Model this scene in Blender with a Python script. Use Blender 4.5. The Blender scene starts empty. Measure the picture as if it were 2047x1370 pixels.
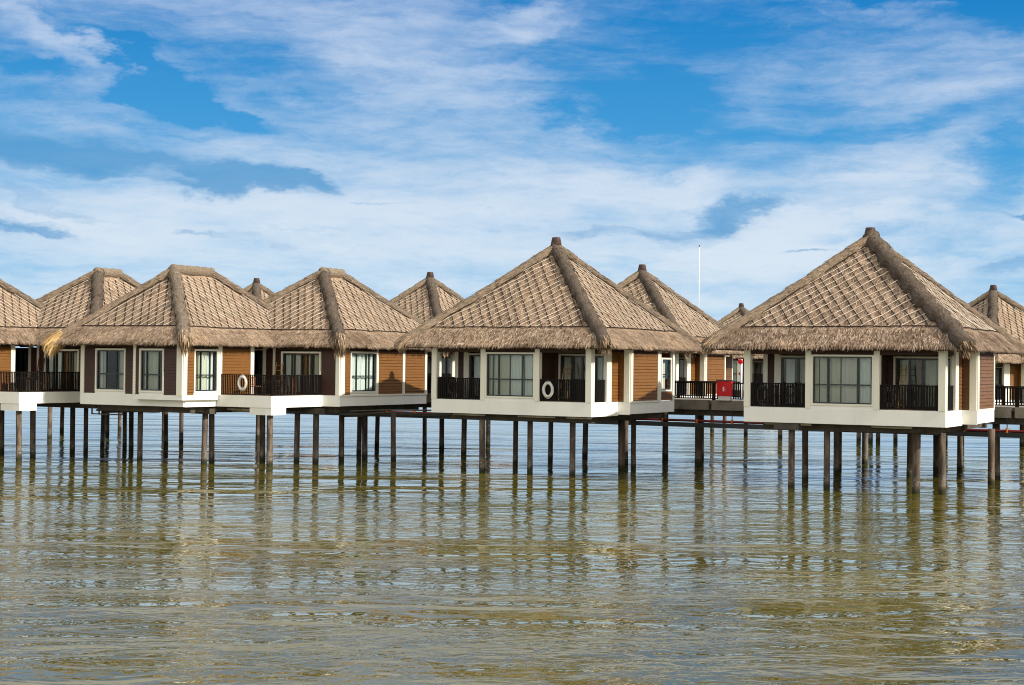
import bpy, math, random
from mathutils import Vector, Matrix, noise
R = random.Random(7)
sc = bpy.context.scene
# ------------------------------------------------------------------ camera
EYE = 5.2; PITCH = 0.0143; ROLL = 0.0112
cam_d = bpy.data.cameras.new('camera'); cam = bpy.data.objects.new('camera', cam_d)
sc.collection.objects.link(cam); sc.camera = cam
cam_d.sensor_width = 36; cam_d.lens = 36*2972.56/2047; cam_d.clip_start = 0.1; cam_d.clip_end = 20000
fw = Vector((0, math.cos(PITCH), math.sin(PITCH))); up0 = Vector((0, -math.sin(PITCH), math.cos(PITCH))); rt0 = Vector((1, 0, 0))
rt = rt0*math.cos(ROLL) + up0*math.sin(ROLL); up = up0*math.cos(ROLL) - rt0*math.sin(ROLL)
cam.matrix_world = Matrix(((rt.x, up.x, -fw.x, 0), (rt.y, up.y, -fw.y, 0), (rt.z, up.z, -fw.z, EYE), (0, 0, 0, 1)))
# ------------------------------------------------------------------ sun, sky, exposure
SUN_EL = math.radians(34.5); SUN_AZ = math.radians(-32.0)          # azimuth from +X, towards the camera side
sd = Vector((math.cos(SUN_EL)*math.cos(SUN_AZ), math.cos(SUN_EL)*math.sin(SUN_AZ), math.sin(SUN_EL)))
sl = bpy.data.lights.new('sun', 'SUN'); sl.energy = 5.0; sl.angle = math.radians(0.5); sl.color = (1.0, 0.93, 0.82)
so = bpy.data.objects.new('sun', sl); sc.collection.objects.link(so)
so.rotation_euler = sd.to_track_quat('Z', 'Y').to_euler()
sc.view_settings.view_transform = 'Standard'; sc.view_settings.look = 'None'
sc.view_settings.exposure = 0.18; sc.view_settings.gamma = 1.0
sc.render.engine = 'CYCLES'; sc.cycles.use_denoising = True; sc.cycles.pixel_filter_type = 'BLACKMAN_HARRIS'; sc.cycles.filter_width = 1.05
sc.cycles.max_bounces = 8; sc.cycles.transparent_max_bounces = 12

W = bpy.data.worlds.new('World'); sc.world = W; W.use_nodes = True
nt = W.node_tree; N = nt.nodes; LK = nt.links; N.clear()
def wn(t, **kw):
    n = N.new(t)
    for k, v in kw.items(): setattr(n, k, v)
    return n
def wmath(op, a, b=None, clamp=False):
    n = wn('ShaderNodeMath', operation=op, use_clamp=clamp)
    for i, s in enumerate((a, b)):
        if s is None: continue
        if isinstance(s, (int, float)): n.inputs[i].default_value = s
        else: LK.new(s, n.inputs[i])
    return n.outputs[0]
def wmix(f, a, b):
    n = wn('ShaderNodeMix', data_type='RGBA')
    for s, i in ((f, 0), (a, 6), (b, 7)):
        if isinstance(s, (int, float)): n.inputs[i].default_value = s
        elif isinstance(s, tuple): n.inputs[i].default_value = (*s, 1)
        else: LK.new(s, n.inputs[i])
    return n.outputs[2]
out = wn('ShaderNodeOutputWorld'); bg = wn('ShaderNodeBackground'); LK.new(bg.outputs[0], out.inputs[0])
bg.inputs[1].default_value = 0.15
sky = wn('ShaderNodeTexSky', sky_type='NISHITA'); sky.sun_disc = False
sky.sun_elevation = SUN_EL; sky.sun_rotation = math.pi/2 - SUN_AZ
sky.altitude = 0; sky.air_density = 1.0; sky.dust_density = 0.6; sky.ozone_density = 2.0
hs = wn('ShaderNodeHueSaturation'); LK.new(sky.outputs[0], hs.inputs['Color'])
hs.inputs['Saturation'].default_value = 1.45; hs.inputs['Value'].default_value = 0.95; hs.inputs['Hue'].default_value = 0.49
tc = wn('ShaderNodeTexCoord'); sep = wn('ShaderNodeSeparateXYZ'); LK.new(tc.outputs['Generated'], sep.inputs[0])
az = wmath('ARCTAN2', sep.outputs[0], sep.outputs[1]); el = wmath('ARCSINE', sep.outputs[2])
comb = wn('ShaderNodeCombineXYZ'); LK.new(az, comb.inputs[0]); LK.new(el, comb.inputs[1])
# domain warp so cloud edges are wispy
def wnoise(vec, scl, detail, rough, sx=1.0, sy=1.0, off=0.0):
    m = wn('ShaderNodeMapping'); LK.new(vec, m.inputs[0]); m.inputs['Scale'].default_value = (sx, sy, 1); m.inputs['Location'].default_value = (off, off*.7, off)
    n = wn('ShaderNodeTexNoise'); LK.new(m.outputs[0], n.inputs['Vector']); n.inputs['Scale'].default_value = scl
    n.inputs['Detail'].default_value = detail; n.inputs['Roughness'].default_value = rough
    return n
w1 = wnoise(comb.outputs[0], 9, 6, .6, 1, 2.2, 3.1)
sub = wn('ShaderNodeVectorMath', operation='SUBTRACT'); LK.new(w1.outputs['Color'], sub.inputs[0]); sub.inputs[1].default_value = (.5, .5, .5)
mul = wn('ShaderNodeVectorMath', operation='MULTIPLY'); LK.new(sub.outputs[0], mul.inputs[0]); mul.inputs[1].default_value = (.22, .060, 0)
add = wn('ShaderNodeVectorMath', operation='ADD'); LK.new(comb.outputs[0], add.inputs[0]); LK.new(mul.outputs[0], add.inputs[1])
WP = add.outputs[0]
K = 1/2972.56
def blob(px, py, rx, ry, rot, wgt, hard=0.0):
    """soft elliptical patch of cloud at an azimuth / elevation (given in 1/2972.56 rad from straight ahead and the horizon row 731)"""
    m = wn('ShaderNodeMapping', vector_type='TEXTURE'); LK.new(WP, m.inputs[0])
    m.inputs['Location'].default_value = ((px-1023)*K, (731-py)*K, 0)
    m.inputs['Rotation'].default_value = (0, 0, math.radians(-rot)); m.inputs['Scale'].default_value = (rx*K, ry*K, 1)
    l = wn('ShaderNodeVectorMath', operation='LENGTH'); LK.new(m.outputs[0], l.inputs[0])
    r = wn('ShaderNodeMapRange', interpolation_type='SMOOTHSTEP'); LK.new(l.outputs['Value'], r.inputs[0])
    r.inputs[1].default_value = 1.35 - hard*.2; r.inputs[2].default_value = hard*.75; r.inputs[3].default_value = 0; r.inputs[4].default_value = wgt
    return r.outputs[0]
def total(lst):
    t = lst[0]
    for x in lst[1:]: t = wmath('ADD', t, x)
    return t
n1 = wnoise(comb.outputs[0], 3.2, 8, .58, 1, 3.2, 1.7)
n2 = wnoise(comb.outputs[0], 14, 7, .62, 1, 4.5, 5.2)
n3 = wnoise(WP, 10, 8, .68, 1, 11, 8.4)
base = wmath('ADD', wmath('MULTIPLY', wmath('SUBTRACT', n1.outputs[0], .5), 1.1), wmath('ADD', wmath('MULTIPLY', wmath('SUBTRACT', n2.outputs[0], .5), .95), wmath('MULTIPLY', wmath('SUBTRACT', n3.outputs[0], .5), .65)))
lowv = wn('ShaderNodeMapRange', interpolation_type='SMOOTHSTEP'); LK.new(el, lowv.inputs[0])
lowv.inputs[1].default_value = .20; lowv.inputs[2].default_value = .09; lowv.inputs[3].default_value = .22; lowv.inputs[4].default_value = .60
hiv = wn('ShaderNodeMapRange', interpolation_type='SMOOTHSTEP'); LK.new(el, hiv.inputs[0])
hiv.inputs[1].default_value = .245; hiv.inputs[2].default_value = .33; hiv.inputs[3].default_value = 0; hiv.inputs[4].default_value = .95
# added bright cloud behind the viewer, unseen, lifts the light on front faces
rear_fill = wn('ShaderNodeMapRange', interpolation_type='SMOOTHSTEP'); LK.new(sep.outputs[1], rear_fill.inputs[0])
rear_fill.inputs[1].default_value = -.05; rear_fill.inputs[2].default_value = -.55; rear_fill.inputs[3].default_value = 0; rear_fill.inputs[4].default_value = 1.0
cov = total([base, lowv.outputs[0], hiv.outputs[0], rear_fill.outputs[0],
    blob(620, 60, 560, 105, 10, .42), blob(860, 190, 330, 95, 14, .34), blob(1050, 55, 130, 55, -8, .45, .3),
    blob(120, 135, 300, 45, 22, .42), blob(60, 60, 200, 40, 10, .15),
    blob(370, 212, 200, 30, 16, -.74, .1), blob(210, 150, 150, 20, 24, -.45), blob(0, 0, 200, 60, -10, -.5), blob(2047, 60, 160, 60, 10, -.35), blob(1990, 330, 120, 60, 0, -.35), blob(430, 240, 150, 26, 8, -.45), blob(120, 195, 220, 22, 5, -.35),
    blob(1235, 235, 150, 36, 0, -.72), blob(1380, 190, 110, 40, 10, -.35), blob(1300, 140, 190, 60, 10, -.16), blob(1450, 60, 260, 60, 0, -.18),
    blob(1920, 20, 240, 42, 12, -.75, .3), blob(1800, 150, 380, 75, 5, .30), blob(1850, 200, 260, 45, -12, .22),
    blob(1680, 270, 190, 40, 0, -.22), blob(1830, 320, 320, 45, -22, .24), blob(1950, 390, 260, 50, -20, -.30),
    blob(1250, 375, 330, 48, 0, .42, .2), blob(1400, 345, 140, 22, -4, .25), blob(1540, 500, 260, 60, 3, .55, .3),
    blob(1650, 440, 180, 26, 3, .3), blob(760, 430, 520, 75, 0, .16), blob(900, 500, 600, 50, 0, .12), blob(200, 470, 240, 40, 4, .22)])
dark = total([wmath('MULTIPLY', wmath('SUBTRACT', n2.outputs[0], .5), .55), wmath('MULTIPLY', wmath('SUBTRACT', n3.outputs[0], .48), 1.9),
    blob(90, 325, 400, 52, 5, 1.5, .3), blob(460, 378, 180, 40, 3, 1.55, .4), blob(60, 480, 260, 26, 4, .5), blob(90, 372, 180, 24, 0, .6, .3), blob(120, 440, 200, 14, 6, .6, .3),
    blob(110, 485, 170, 12, 4, .5, .3), blob(1440, 422, 200, 26, -6, 1.0, .5), blob(1270, 455, 240, 18, -3, .55, .3), blob(1330, 470, 200, 18, 0, .4, .3), blob(2040, 438, 120, 9, -2, 1.1, .5),
    blob(1950, 520, 230, 18, -3, .7, .4), blob(770, 412, 130, 6, -2, .6), blob(520, 495, 150, 10, 3, .45), blob(640, 485, 100, 5, 5, .4), blob(1660, 500, 60, 5, 2, .6),
    blob(300, 352, 190, 12, 0, -.5), blob(340, 372, 150, 13, 4, -.7)])
cm = wn('ShaderNodeMapRange', interpolation_type='SMOOTHSTEP'); LK.new(cov, cm.inputs[0]); cm.inputs[1].default_value = -.04; cm.inputs[2].default_value = 1.10; cm.inputs[3].default_value = 0.0; cm.inputs[4].default_value = .97
dm = wn('ShaderNodeMapRange', interpolation_type='SMOOTHSTEP'); LK.new(dark, dm.inputs[0]); dm.inputs[1].default_value = .10; dm.inputs[2].default_value = 1.30; dm.inputs[3].default_value = 0; dm.inputs[4].default_value = .82
elr = wn('ShaderNodeMapRange'); LK.new(el, elr.inputs[0]); elr.inputs[1].default_value = 0.0; elr.inputs[2].default_value = .25
ccol = wmix(elr.outputs[0], (4.5, 5.1, 5.5), (3.2, 3.85, 5.0))          # clouds: whiter low, greyer-violet high
hi2 = wn('ShaderNodeMapRange', interpolation_type='SMOOTHSTEP'); LK.new(el, hi2.inputs[0]); hi2.inputs[1].default_value = .245; hi2.inputs[2].default_value = .34
ccol = wmix(hi2.outputs[0], ccol, (5.6, 5.8, 6.1))
blue = wmix(elr.outputs[0], (.75, 3.0, 5.1), (.0, 1.15, 3.3))
# the blue between the clouds follows the physical sky away from the view, the deep blue of a polarised sky near it
skyc = wmix(.94, hs.outputs[0], blue)
c1 = wmix(cm.outputs[0], skyc, ccol)
c2 = wmix(dm.outputs[0], c1, (.50, 1.95, 3.75))
c2 = wmix(wmath('MULTIPLY', rear_fill.outputs[0], cm.outputs[0]), c2, (7.0, 6.8, 6.2))
LK.new(c2, bg.inputs[0])

# ------------------------------------------------------------------ materials
def mat(name, col, rough=.7, spec=.3, build=None, metallic=0):
    m = bpy.data.materials.new(name); m.use_nodes = True
    b = m.node_tree.nodes['Principled BSDF']
    b.inputs['Base Color'].default_value = (*col, 1); b.inputs['Roughness'].default_value = rough
    b.inputs['Specular IOR Level'].default_value = spec; b.inputs['Metallic'].default_value = metallic
    if build: build(m.node_tree, b)
    return m
def nd(t, typ, **kw):
    n = t.nodes.new(typ)
    for k, v in kw.items(): setattr(n, k, v)
    return n
def ramp(t, fac, stops):
    r = nd(t, 'ShaderNodeValToRGB'); e = r.color_ramp.elements
    while len(e) < len(stops): e.new(.5)
    for i, (p, c) in enumerate(stops): e[i].position = p; e[i].color = (*c, 1)
    t.links.new(fac, r.inputs[0]); return r.outputs[0]
def tnoise(t, vec, scale, detail=4, rough=.6, sc3=(1, 1, 1), dist=0.0):
    mp = nd(t, 'ShaderNodeMapping'); mp.inputs['Scale'].default_value = sc3; t.links.new(vec, mp.inputs[0])
    n = nd(t, 'ShaderNodeTexNoise'); n.inputs['Scale'].default_value = scale; n.inputs['Detail'].default_value = detail; n.inputs['Roughness'].default_value = rough; n.inputs['Distortion'].default_value = dist
    t.links.new(mp.outputs[0], n.inputs['Vector']); return n.outputs[0]
def tmix(t, f, a, b, mode='MIX'):
    n = nd(t, 'ShaderNodeMix', data_type='RGBA', blend_type=mode)
    for s, i in ((f, 0), (a, 6), (b, 7)):
        if isinstance(s, (int, float)): n.inputs[i].default_value = s
        elif isinstance(s, tuple): n.inputs[i].default_value = (*s, 1)
        else: t.links.new(s, n.inputs[i])
    return n.outputs[2]
def bump(t, b, h, strength, dist):
    n = nd(t, 'ShaderNodeBump'); n.inputs['Strength'].default_value = strength; n.inputs['Distance'].default_value = dist
    t.links.new(h, n.inputs['Height']); t.links.new(n.outputs[0], b.inputs['Normal'])
def thatch(c0, c1, c2):
    def f(t, b):
        tc = nd(t, 'ShaderNodeTexCoord')
        fine = tnoise(t, tc.outputs['UV'], 1.0, 5, .7, (16, 4.5, 1)); big = tnoise(t, tc.outputs['Object'], .7, 3, .5)
        c = ramp(t, fine, [(.30, c0), (.48, c1), (.68, c2)])
        c = tmix(t, ramp(t, big, [(.38, (0, 0, 0)), (.62, (.45, .45, .45))]), c, tuple(x*.72 for x in c1))
        t.links.new(c, b.inputs['Base Color']); bump(t, b, fine, .9, .06)
    return f
def straw(stops):
    def f(t, b):
        uv = nd(t, 'ShaderNodeUVMap'); s = nd(t, 'ShaderNodeSeparateXYZ'); t.links.new(uv.outputs[0], s.inputs[0])
        tc = nd(t, 'ShaderNodeTexCoord'); info = nd(t, 'ShaderNodeObjectInfo')
        va = nd(t, 'ShaderNodeVectorMath', operation='ADD'); t.links.new(tc.outputs['Object'], va.inputs[0]); t.links.new(info.outputs['Location'], va.inputs[1])
        n1_ = tnoise(t, va.outputs[0], .55, 4, .6, (1, 1, 1.6)); n2_ = tnoise(t, va.outputs[0], 3.2, 3, .6, (1, 1, 2.5))
        k = tmix(t, 1.0, ramp(t, s.outputs[0], stops), ramp(t, n1_, [(.34, (.66, .63, .60)), (.52, (1, 1, 1)), (.70, (1.12, 1.08, 1.0))]), 'MULTIPLY')
        k = tmix(t, 1.0, k, ramp(t, n2_, [(.32, (.62, .58, .54)), (.48, (1, 1, 1))]), 'MULTIPLY')
        t.links.new(k, b.inputs['Base Color'])
    return f
M_TH = mat('thatch', (.4, .28, .18), .95, .1, thatch((.10, .065, .043), (.34, .235, .155), (.56, .415, .295)))
M_ST = mat('thatch_straw', (.4, .3, .2), .9, .1, straw([(0, (.075, .049, .034)), (.25, (.255, .178, .122)), (.65, (.44, .325, .228)), (1, (.74, .585, .44))]))
M_TH2 = mat('weathered_thatch', (.4, .28, .18), .95, .1, thatch((.11, .075, .05), (.33, .235, .165), (.52, .39, .285)))
M_ST2 = mat('weathered_straw', (.4, .3, .2), .9, .1, straw([(0, (.075, .05, .036)), (.25, (.235, .163, .115)), (.65, (.40, .29, .21)), (1, (.66, .52, .40))]))
M_STH = mat('hip_end_straw', (.3, .2, .1), .9, .1, straw([(0, (.09, .06, .042)), (.4, (.28, .20, .135)), (.75, (.44, .32, .21)), (1, (.62, .48, .33))]))
M_STG = mat('golden_straw', (.4, .3, .2), .9, .1, straw([(0, (.28, .17, .08)), (.5, (.55, .36, .16)), (1, (.75, .56, .28))]))
M_STD = mat('hip_straw', (.2, .15, .1), .95, .1, straw([(0, (.05, .04, .032)), (.5, (.12, .092, .07)), (1, (.22, .165, .12))]))
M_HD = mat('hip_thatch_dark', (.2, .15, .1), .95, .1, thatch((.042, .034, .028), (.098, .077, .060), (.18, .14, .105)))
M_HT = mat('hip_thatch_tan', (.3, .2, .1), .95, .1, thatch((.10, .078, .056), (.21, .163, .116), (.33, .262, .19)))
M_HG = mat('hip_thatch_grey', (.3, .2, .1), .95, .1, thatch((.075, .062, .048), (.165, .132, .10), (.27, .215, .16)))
def polef(t, b):
    tc = nd(t, 'ShaderNodeTexCoord'); n = tnoise(t, tc.outputs['Object'], 3, 4, .6)
    t.links.new(ramp(t, n, [(.32, (.34, .27, .21)), (.5, (.66, .57, .46)), (.7, (.82, .75, .65))]), b.inputs['Base Color'])
M_POLE = mat('bleached_pole', (.6, .5, .4), .8, .2, polef)
def stucco(c, s=1):
    def f(t, b):
        tc = nd(t, 'ShaderNodeTexCoord'); n = tnoise(t, tc.outputs['Object'], .9, 5, .6, (1, 1, .35))
        st = tnoise(t, tc.outputs['Object'], 2.2, 5, .65, (3, 3, .25))
        k = ramp(t, n, [(.3, tuple(x*.93 for x in c)), (.6, c)])
        k = tmix(t, ramp(t, st, [(.58, (0, 0, 0)), (.85, (.30*s, .30*s, .30*s))]), k, tuple(x*.72 for x in c))
        t.links.new(k, b.inputs['Base Color'])
        bump(t, b, tnoise(t, tc.outputs['Object'], 40, 2), .15, .01)
    return f
M_WH = mat('white_stucco', (.8, .78, .7), .75, .25, stucco((.86, .855, .80)))
M_CR = mat('cream_post', (.8, .75, .6), .6, .3, stucco((.80, .775, .66), .4))
def siding(c):
    def f(t, b):
        tc = nd(t, 'ShaderNodeTexCoord')
        n = tnoise(t, tc.outputs['Object'], 1.0, 4, .6, (2, 2, 14)); g = tnoise(t, tc.outputs['Object'], .6, 2)
        k = ramp(t, n, [(.3, tuple(x*.82 for x in c)), (.7, tuple(x*1.12 for x in c))])
        k = tmix(t, ramp(t, g, [(.4, (0, 0, 0)), (.7, (.35, .35, .35))]), k, tuple(x*.8 for x in c))
        t.links.new(k, b.inputs['Base Color'])
    return f
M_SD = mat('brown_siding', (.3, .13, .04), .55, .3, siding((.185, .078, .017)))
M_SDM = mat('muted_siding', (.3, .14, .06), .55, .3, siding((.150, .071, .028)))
M_SDSH = mat('shade_siding', (.1, .05, .03), .5, .3, siding((.060, .028, .020)))  # brown siding with shade put into its colour, for walls off the sun
M_FA = mat('fascia_wood', (.05, .03, .02), .7, .2, siding((.055, .032, .022)))
M_RL = mat('railing_wood', (.03, .02, .015), .6, .12, siding((.009, .007, .0065)))
M_AL = mat('dark_aluminium', (.012, .018, .022), .35, .5, siding((.012, .019, .024)))
def concrete(c):
    def f(t, b):
        tc = nd(t, 'ShaderNodeTexCoord'); n = tnoise(t, tc.outputs['Object'], 1.6, 6, .65, (1, 1, .6))
        t.links.new(ramp(t, n, [(.3, tuple(x*.62 for x in c)), (.52, c), (.75, tuple(x*1.3 for x in c))]), b.inputs['Base Color'])
        bump(t, b, n, .4, .03)
    return f
M_TWIG = mat('twisted_twig', (.1, .07, .05), .9, .15, concrete((.032, .022, .018)))
def pilef(t, b):
    tc = nd(t, 'ShaderNodeTexCoord'); n = tnoise(t, tc.outputs['Object'], 2.0, 6, .65, (2.2, 2.2, .5))
    c = ramp(t, n, [(.3, (.040, .031, .025)), (.5, (.098, .074, .056)), (.72, (.235, .178, .132))])
    g = nd(t, 'ShaderNodeNewGeometry'); s = nd(t, 'ShaderNodeSeparateXYZ'); t.links.new(g.outputs['Position'], s.inputs[0])
    w = nd(t, 'ShaderNodeMath', operation='ADD'); t.links.new(s.outputs[2], w.inputs[0])
    h = nd(t, 'ShaderNodeMath', operation='MULTIPLY'); t.links.new(tnoise(t, tc.outputs['Object'], 3, 3), h.inputs[0]); h.inputs[1].default_value = .35
    t.links.new(h.outputs[0], w.inputs[1])
    wet = ramp(t, w.outputs[0], [(.30, (1, 1, 1)), (.50, (0, 0, 0))])       # the algae line left by the tide
    bar = ramp(t, w.outputs[0], [(.42, (0, 0, 0)), (.50, (.75, .75, .75)), (.74, (.75, .75, .75)), (.95, (0, 0, 0))])
    sp_ = ramp(t, tnoise(t, tc.outputs['Object'], 14, 3, .6), [(.48, (0, 0, 0)), (.58, (1, 1, 1))])
    c = tmix(t, tmix(t, 1.0, bar, sp_, 'MULTIPLY'), c, (.24, .22, .18))
    t.links.new(tmix(t, wet, c, (.030, .030, .014)), b.inputs['Base Color']); bump(t, b, n, .5, .03)
M_PI = mat('concrete_pile', (.2, .16, .12), .85, .2, pilef)
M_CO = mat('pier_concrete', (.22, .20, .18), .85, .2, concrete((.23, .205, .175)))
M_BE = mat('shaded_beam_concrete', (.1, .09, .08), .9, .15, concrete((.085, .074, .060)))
M_DK = mat('deck_timber', (.12, .07, .05), .7, .25, siding((.16, .10, .065)))
M_RED = mat('red_pipe', (.35, .03, .03), .4, .4, concrete((.19, .024, .022)))
M_PIPE = mat('grey_pipe', (.35, .34, .27), .45, .4, concrete((.42, .40, .31)))
M_DPIPE = mat('dull_pipe', (.1, .1, .08), .6, .2, concrete((.10, .095, .078)))
M_ORG = mat('orange_clamp', (.7, .2, .03), .5)
M_CAP = mat('clay_cap', (.07, .03, .02), .45, .4, concrete((.065, .034, .024)))
M_INT = mat('room_wall', (.30, .26, .20), .8)
M_BAM = mat('bamboo', (.42, .24, .06), .5, .3, concrete((.40, .23, .07)))
M_CH = mat('teak_chair', (.42, .19, .09), .55, .3, siding((.45, .20, .10)))
M_CHD = mat('dark_chair', (.10, .05, .035), .55, .3, siding((.10, .05, .035)))
M_RING = mat('ring_white', (.62, .62, .58), .5); M_RINGSH = mat('ring_shade_grey', (.22, .21, .19), .6); M_ROPE = mat('ring_rope', (.5, .48, .42), .8)  # second ring material: white ring with balcony shade put into its colour
M_CABR = mat('cabinet_red', (.72, .010, .018), .35, .5); M_WHP = mat('white_paint', (.8, .8, .8), .4)
M_GREY = mat('cabinet_grey', (.07, .07, .075), .5)
def cloth(c):
    def f(t, b):
        b.inputs['Base Color'].default_value = (*c, 1)
        tr = nd(t, 'ShaderNodeBsdfTranslucent'); tr.inputs[0].default_value = (*c, 1)
        mx = nd(t, 'ShaderNodeMixShader'); mx.inputs[0].default_value = .25
        o = t.nodes['Material Output']; t.links.new(b.outputs[0], mx.inputs[1]); t.links.new(tr.outputs[0], mx.inputs[2]); t.links.new(mx.outputs[0], o.inputs[0])
    return f
M_CW = mat('curtain_white', (.8, .8, .75), .9, .1, cloth((.90, .93, .88)))
M_CG = mat('curtain_sheer', (.6, .6, .5), .9, .1, cloth((.74, .73, .60)))
M_CG2 = mat('curtain_grey', (.6, .6, .5), .9, .1, cloth((.78, .76, .68)))
M_CB = mat('curtain_bronze', (.3, .2, .08), .9, .1, cloth((.30, .19, .09)))
M_PUR = mat('purple_cloth', (.2, .05, .3), .9, .1, cloth((.22, .05, .30)))
def glassf(t, b):
    tr = nd(t, 'ShaderNodeBsdfTransparent'); tr.inputs[0].default_value = (.88, .94, .94, 1)
    gl = nd(t, 'ShaderNodeBsdfGlossy'); gl.inputs['Roughness'].default_value = .02; gl.inputs[0].default_value = (.9, 1, 1, 1)
    fr = nd(t, 'ShaderNodeFresnel'); fr.inputs[0].default_value = 1.45
    mx = nd(t, 'ShaderNodeMixShader'); t.links.new(fr.outputs[0], mx.inputs[0]); t.links.new(tr.outputs[0], mx.inputs[1]); t.links.new(gl.outputs[0], mx.inputs[2])
    t.links.new(mx.outputs[0], t.nodes['Material Output'].inputs[0])
M_GL = mat('window_glass', (.1, .1, .1), .05, .5, glassf)
def waterf(t, b):
    tc = nd(t, 'ShaderNodeTexCoord'); P = tc.outputs['Object']
    mud = tnoise(t, P, .07, 4, .55, (1, 2.2, 1))
    t.links.new(ramp(t, mud, [(.35, (.062, .054, .004)), (.65, (.104, .084, .009))]), b.inputs['Base Color'])
    b.inputs['IOR'].default_value = 1.5; b.inputs['Specular IOR Level'].default_value = .5
    def hsum(lst):
        o = None
        for n, k in lst:
            m = nd(t, 'ShaderNodeMath', operation='MULTIPLY'); t.links.new(n, m.inputs[0]); m.inputs[1].default_value = k
            if o is None: o = m.outputs[0]
            else:
                a = nd(t, 'ShaderNodeMath', operation='ADD'); t.links.new(o, a.inputs[0]); t.links.new(m.outputs[0], a.inputs[1]); o = a.outputs[0]
        return o
    patch = ramp(t, tnoise(t, P, .085, 3, .55, (.5, 1.6, 1)), [(.40, (.25, .25, .25)), (.60, (1, 1, 1))])
    fine = tnoise(t, P, 3.0, 2, .5, (.9, 1.5, 1), .8); mid = tnoise(t, P, 1.05, 3, .55, (.72, 1.2, 1), 1.1); chop = tnoise(t, P, .5, 2, .5, (.55, 1.25, 1), .9); big = tnoise(t, P, .19, 1.0, .3, (.36, 1.15, 1), .7)
    def mulp(n):
        mm = nd(t, 'ShaderNodeMath', operation='MULTIPLY'); t.links.new(n, mm.inputs[0]); t.links.new(patch, mm.inputs[1]); return mm.outputs[0]
    # a breeze roughens a belt in front of the bungalows; the water nearer the shore lies calmer in long undulations
    sy = nd(t, 'ShaderNodeSeparateXYZ'); t.links.new(P, sy.inputs[0])
    wob = nd(t, 'ShaderNodeMath', operation='MULTIPLY_ADD'); t.links.new(tnoise(t, P, .06, 2, .5), wob.inputs[0]); wob.inputs[1].default_value = 22; t.links.new(sy.outputs[1], wob.inputs[2])
    sc_ = nd(t, 'ShaderNodeMath', operation='DIVIDE'); t.links.new(wob.outputs[0], sc_.inputs[0]); sc_.inputs[1].default_value = 120
    belt = ramp(t, sc_.outputs[0], [(.27, (.22, .22, .22)), (.37, (.95, .95, .95)), (.55, (1, 1, 1)), (.66, (.48, .48, .48))])
    def mulb(n):
        mm = nd(t, 'ShaderNodeMath', operation='MULTIPLY'); t.links.new(n, mm.inputs[0]); t.links.new(belt, mm.inputs[1]); return mm.outputs[0]
    h = hsum([(mulb(mulp(fine)), .028), (mulb(mulp(mid)), .105), (mulb(chop), .055), (chop, .060), (big, .24)])
    bump(t, b, h, 1.0, 1.0)
M_WA = mat('lagoon_water', (.1, .1, .03), .03, .5, waterf)

# ------------------------------------------------------------------ mesh helpers
class MB:
    def __init__(s): s.v = []; s.f = []; s.uv = []
    def quad(s, a, b, c, d, uv=None):
        i = len(s.v); s.v += [tuple(a), tuple(b), tuple(c), tuple(d)]; s.f.append((i, i+1, i+2, i+3)); s.uv.append(uv)
    def face(s, pts, uv=None):
        i = len(s.v); s.v += [tuple(p) for p in pts]; s.f.append(tuple(range(i, i+len(pts)))); s.uv.append(uv)
    def hexa(s, p):     # p: 8 corners, bottom ring then top ring
        i = len(s.v); s.v += [tuple(q) for q in p]
        for f in ((3, 2, 1, 0), (4, 5, 6, 7), (0, 1, 5, 4), (1, 2, 6, 5), (2, 3, 7, 6), (3, 0, 4, 7)):
            s.f.append(tuple(i+k for k in f)); s.uv.append(None)
    def box(s, x0, x1, y0, y1, z0, z1):
        s.hexa([(x0, y0, z0), (x1, y0, z0), (x1, y1, z0), (x0, y1, z0), (x0, y0, z1), (x1, y0, z1), (x1, y1, z1), (x0, y1, z1)])
    def tube(s, pts, rad, n=8, caps=True, uvl=1.0):
        rings = []; pts = [Vector(p) for p in pts]; L = 0
        rr = rad if isinstance(rad, (list, tuple)) else [rad]*len(pts)
        prev = None
        for k, p in enumerate(pts):
            d = (pts[min(k+1, len(pts)-1)] - pts[max(k-1, 0)]).normalized()
            ref = Vector((0, 0, 1)) if abs(d.z) < .95 else Vector((1, 0, 0))
            if prev is None: u = d.cross(ref).normalized()
            else: u = (prev - d*prev.dot(d)).normalized()
            prev = u; w = d.cross(u)
            i = len(s.v)
            for j in range(n):
                a = 2*math.pi*j/n; s.v.append(tuple(p + (u*math.cos(a) + w*math.sin(a))*rr[k]))
            if k: L2 = L + (pts[k]-pts[k-1]).length
            else: L2 = 0
            if k:
                i0 = rings[-1]
                for j in range(n):
                    j2 = (j+1) % n
                    s.f.append((i0+j, i0+j2, i+j2, i+j)); s.uv.append([(j/n*2, L), ((j+1)/n*2, L), ((j+1)/n*2, L2), (j/n*2, L2)])
            L = L2; rings.append(i)
        if caps:
            s.f.append(tuple(rings[0]+j for j in range(n))[::-1]); s.uv.append(None)
            s.f.append(tuple(rings[-1]+j for j in range(n))); s.uv.append(None)
    def build(s, name, m, parent=None, smooth=False, label=None):
        me = bpy.data.meshes.new(name); me.from_pydata(s.v, [], s.f); 
        uvl = me.uv_layers.new(name='UVMap'); data = []
        for f, uv in zip(s.f, s.uv):
            if uv is None: data += [0.5, 0.5]*len(f)
            else:
                for q in uv: data += [q[0], q[1]]
        uvl.data.foreach_set('uv', data)
        me.materials.append(m)
        if smooth: me.polygons.foreach_set('use_smooth', [True]*len(me.polygons))
        o = bpy.data.objects.new(name, me); sc.collection.objects.link(o)
        if parent: o.parent = parent
        if label: o['label'] = label
        return o
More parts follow.
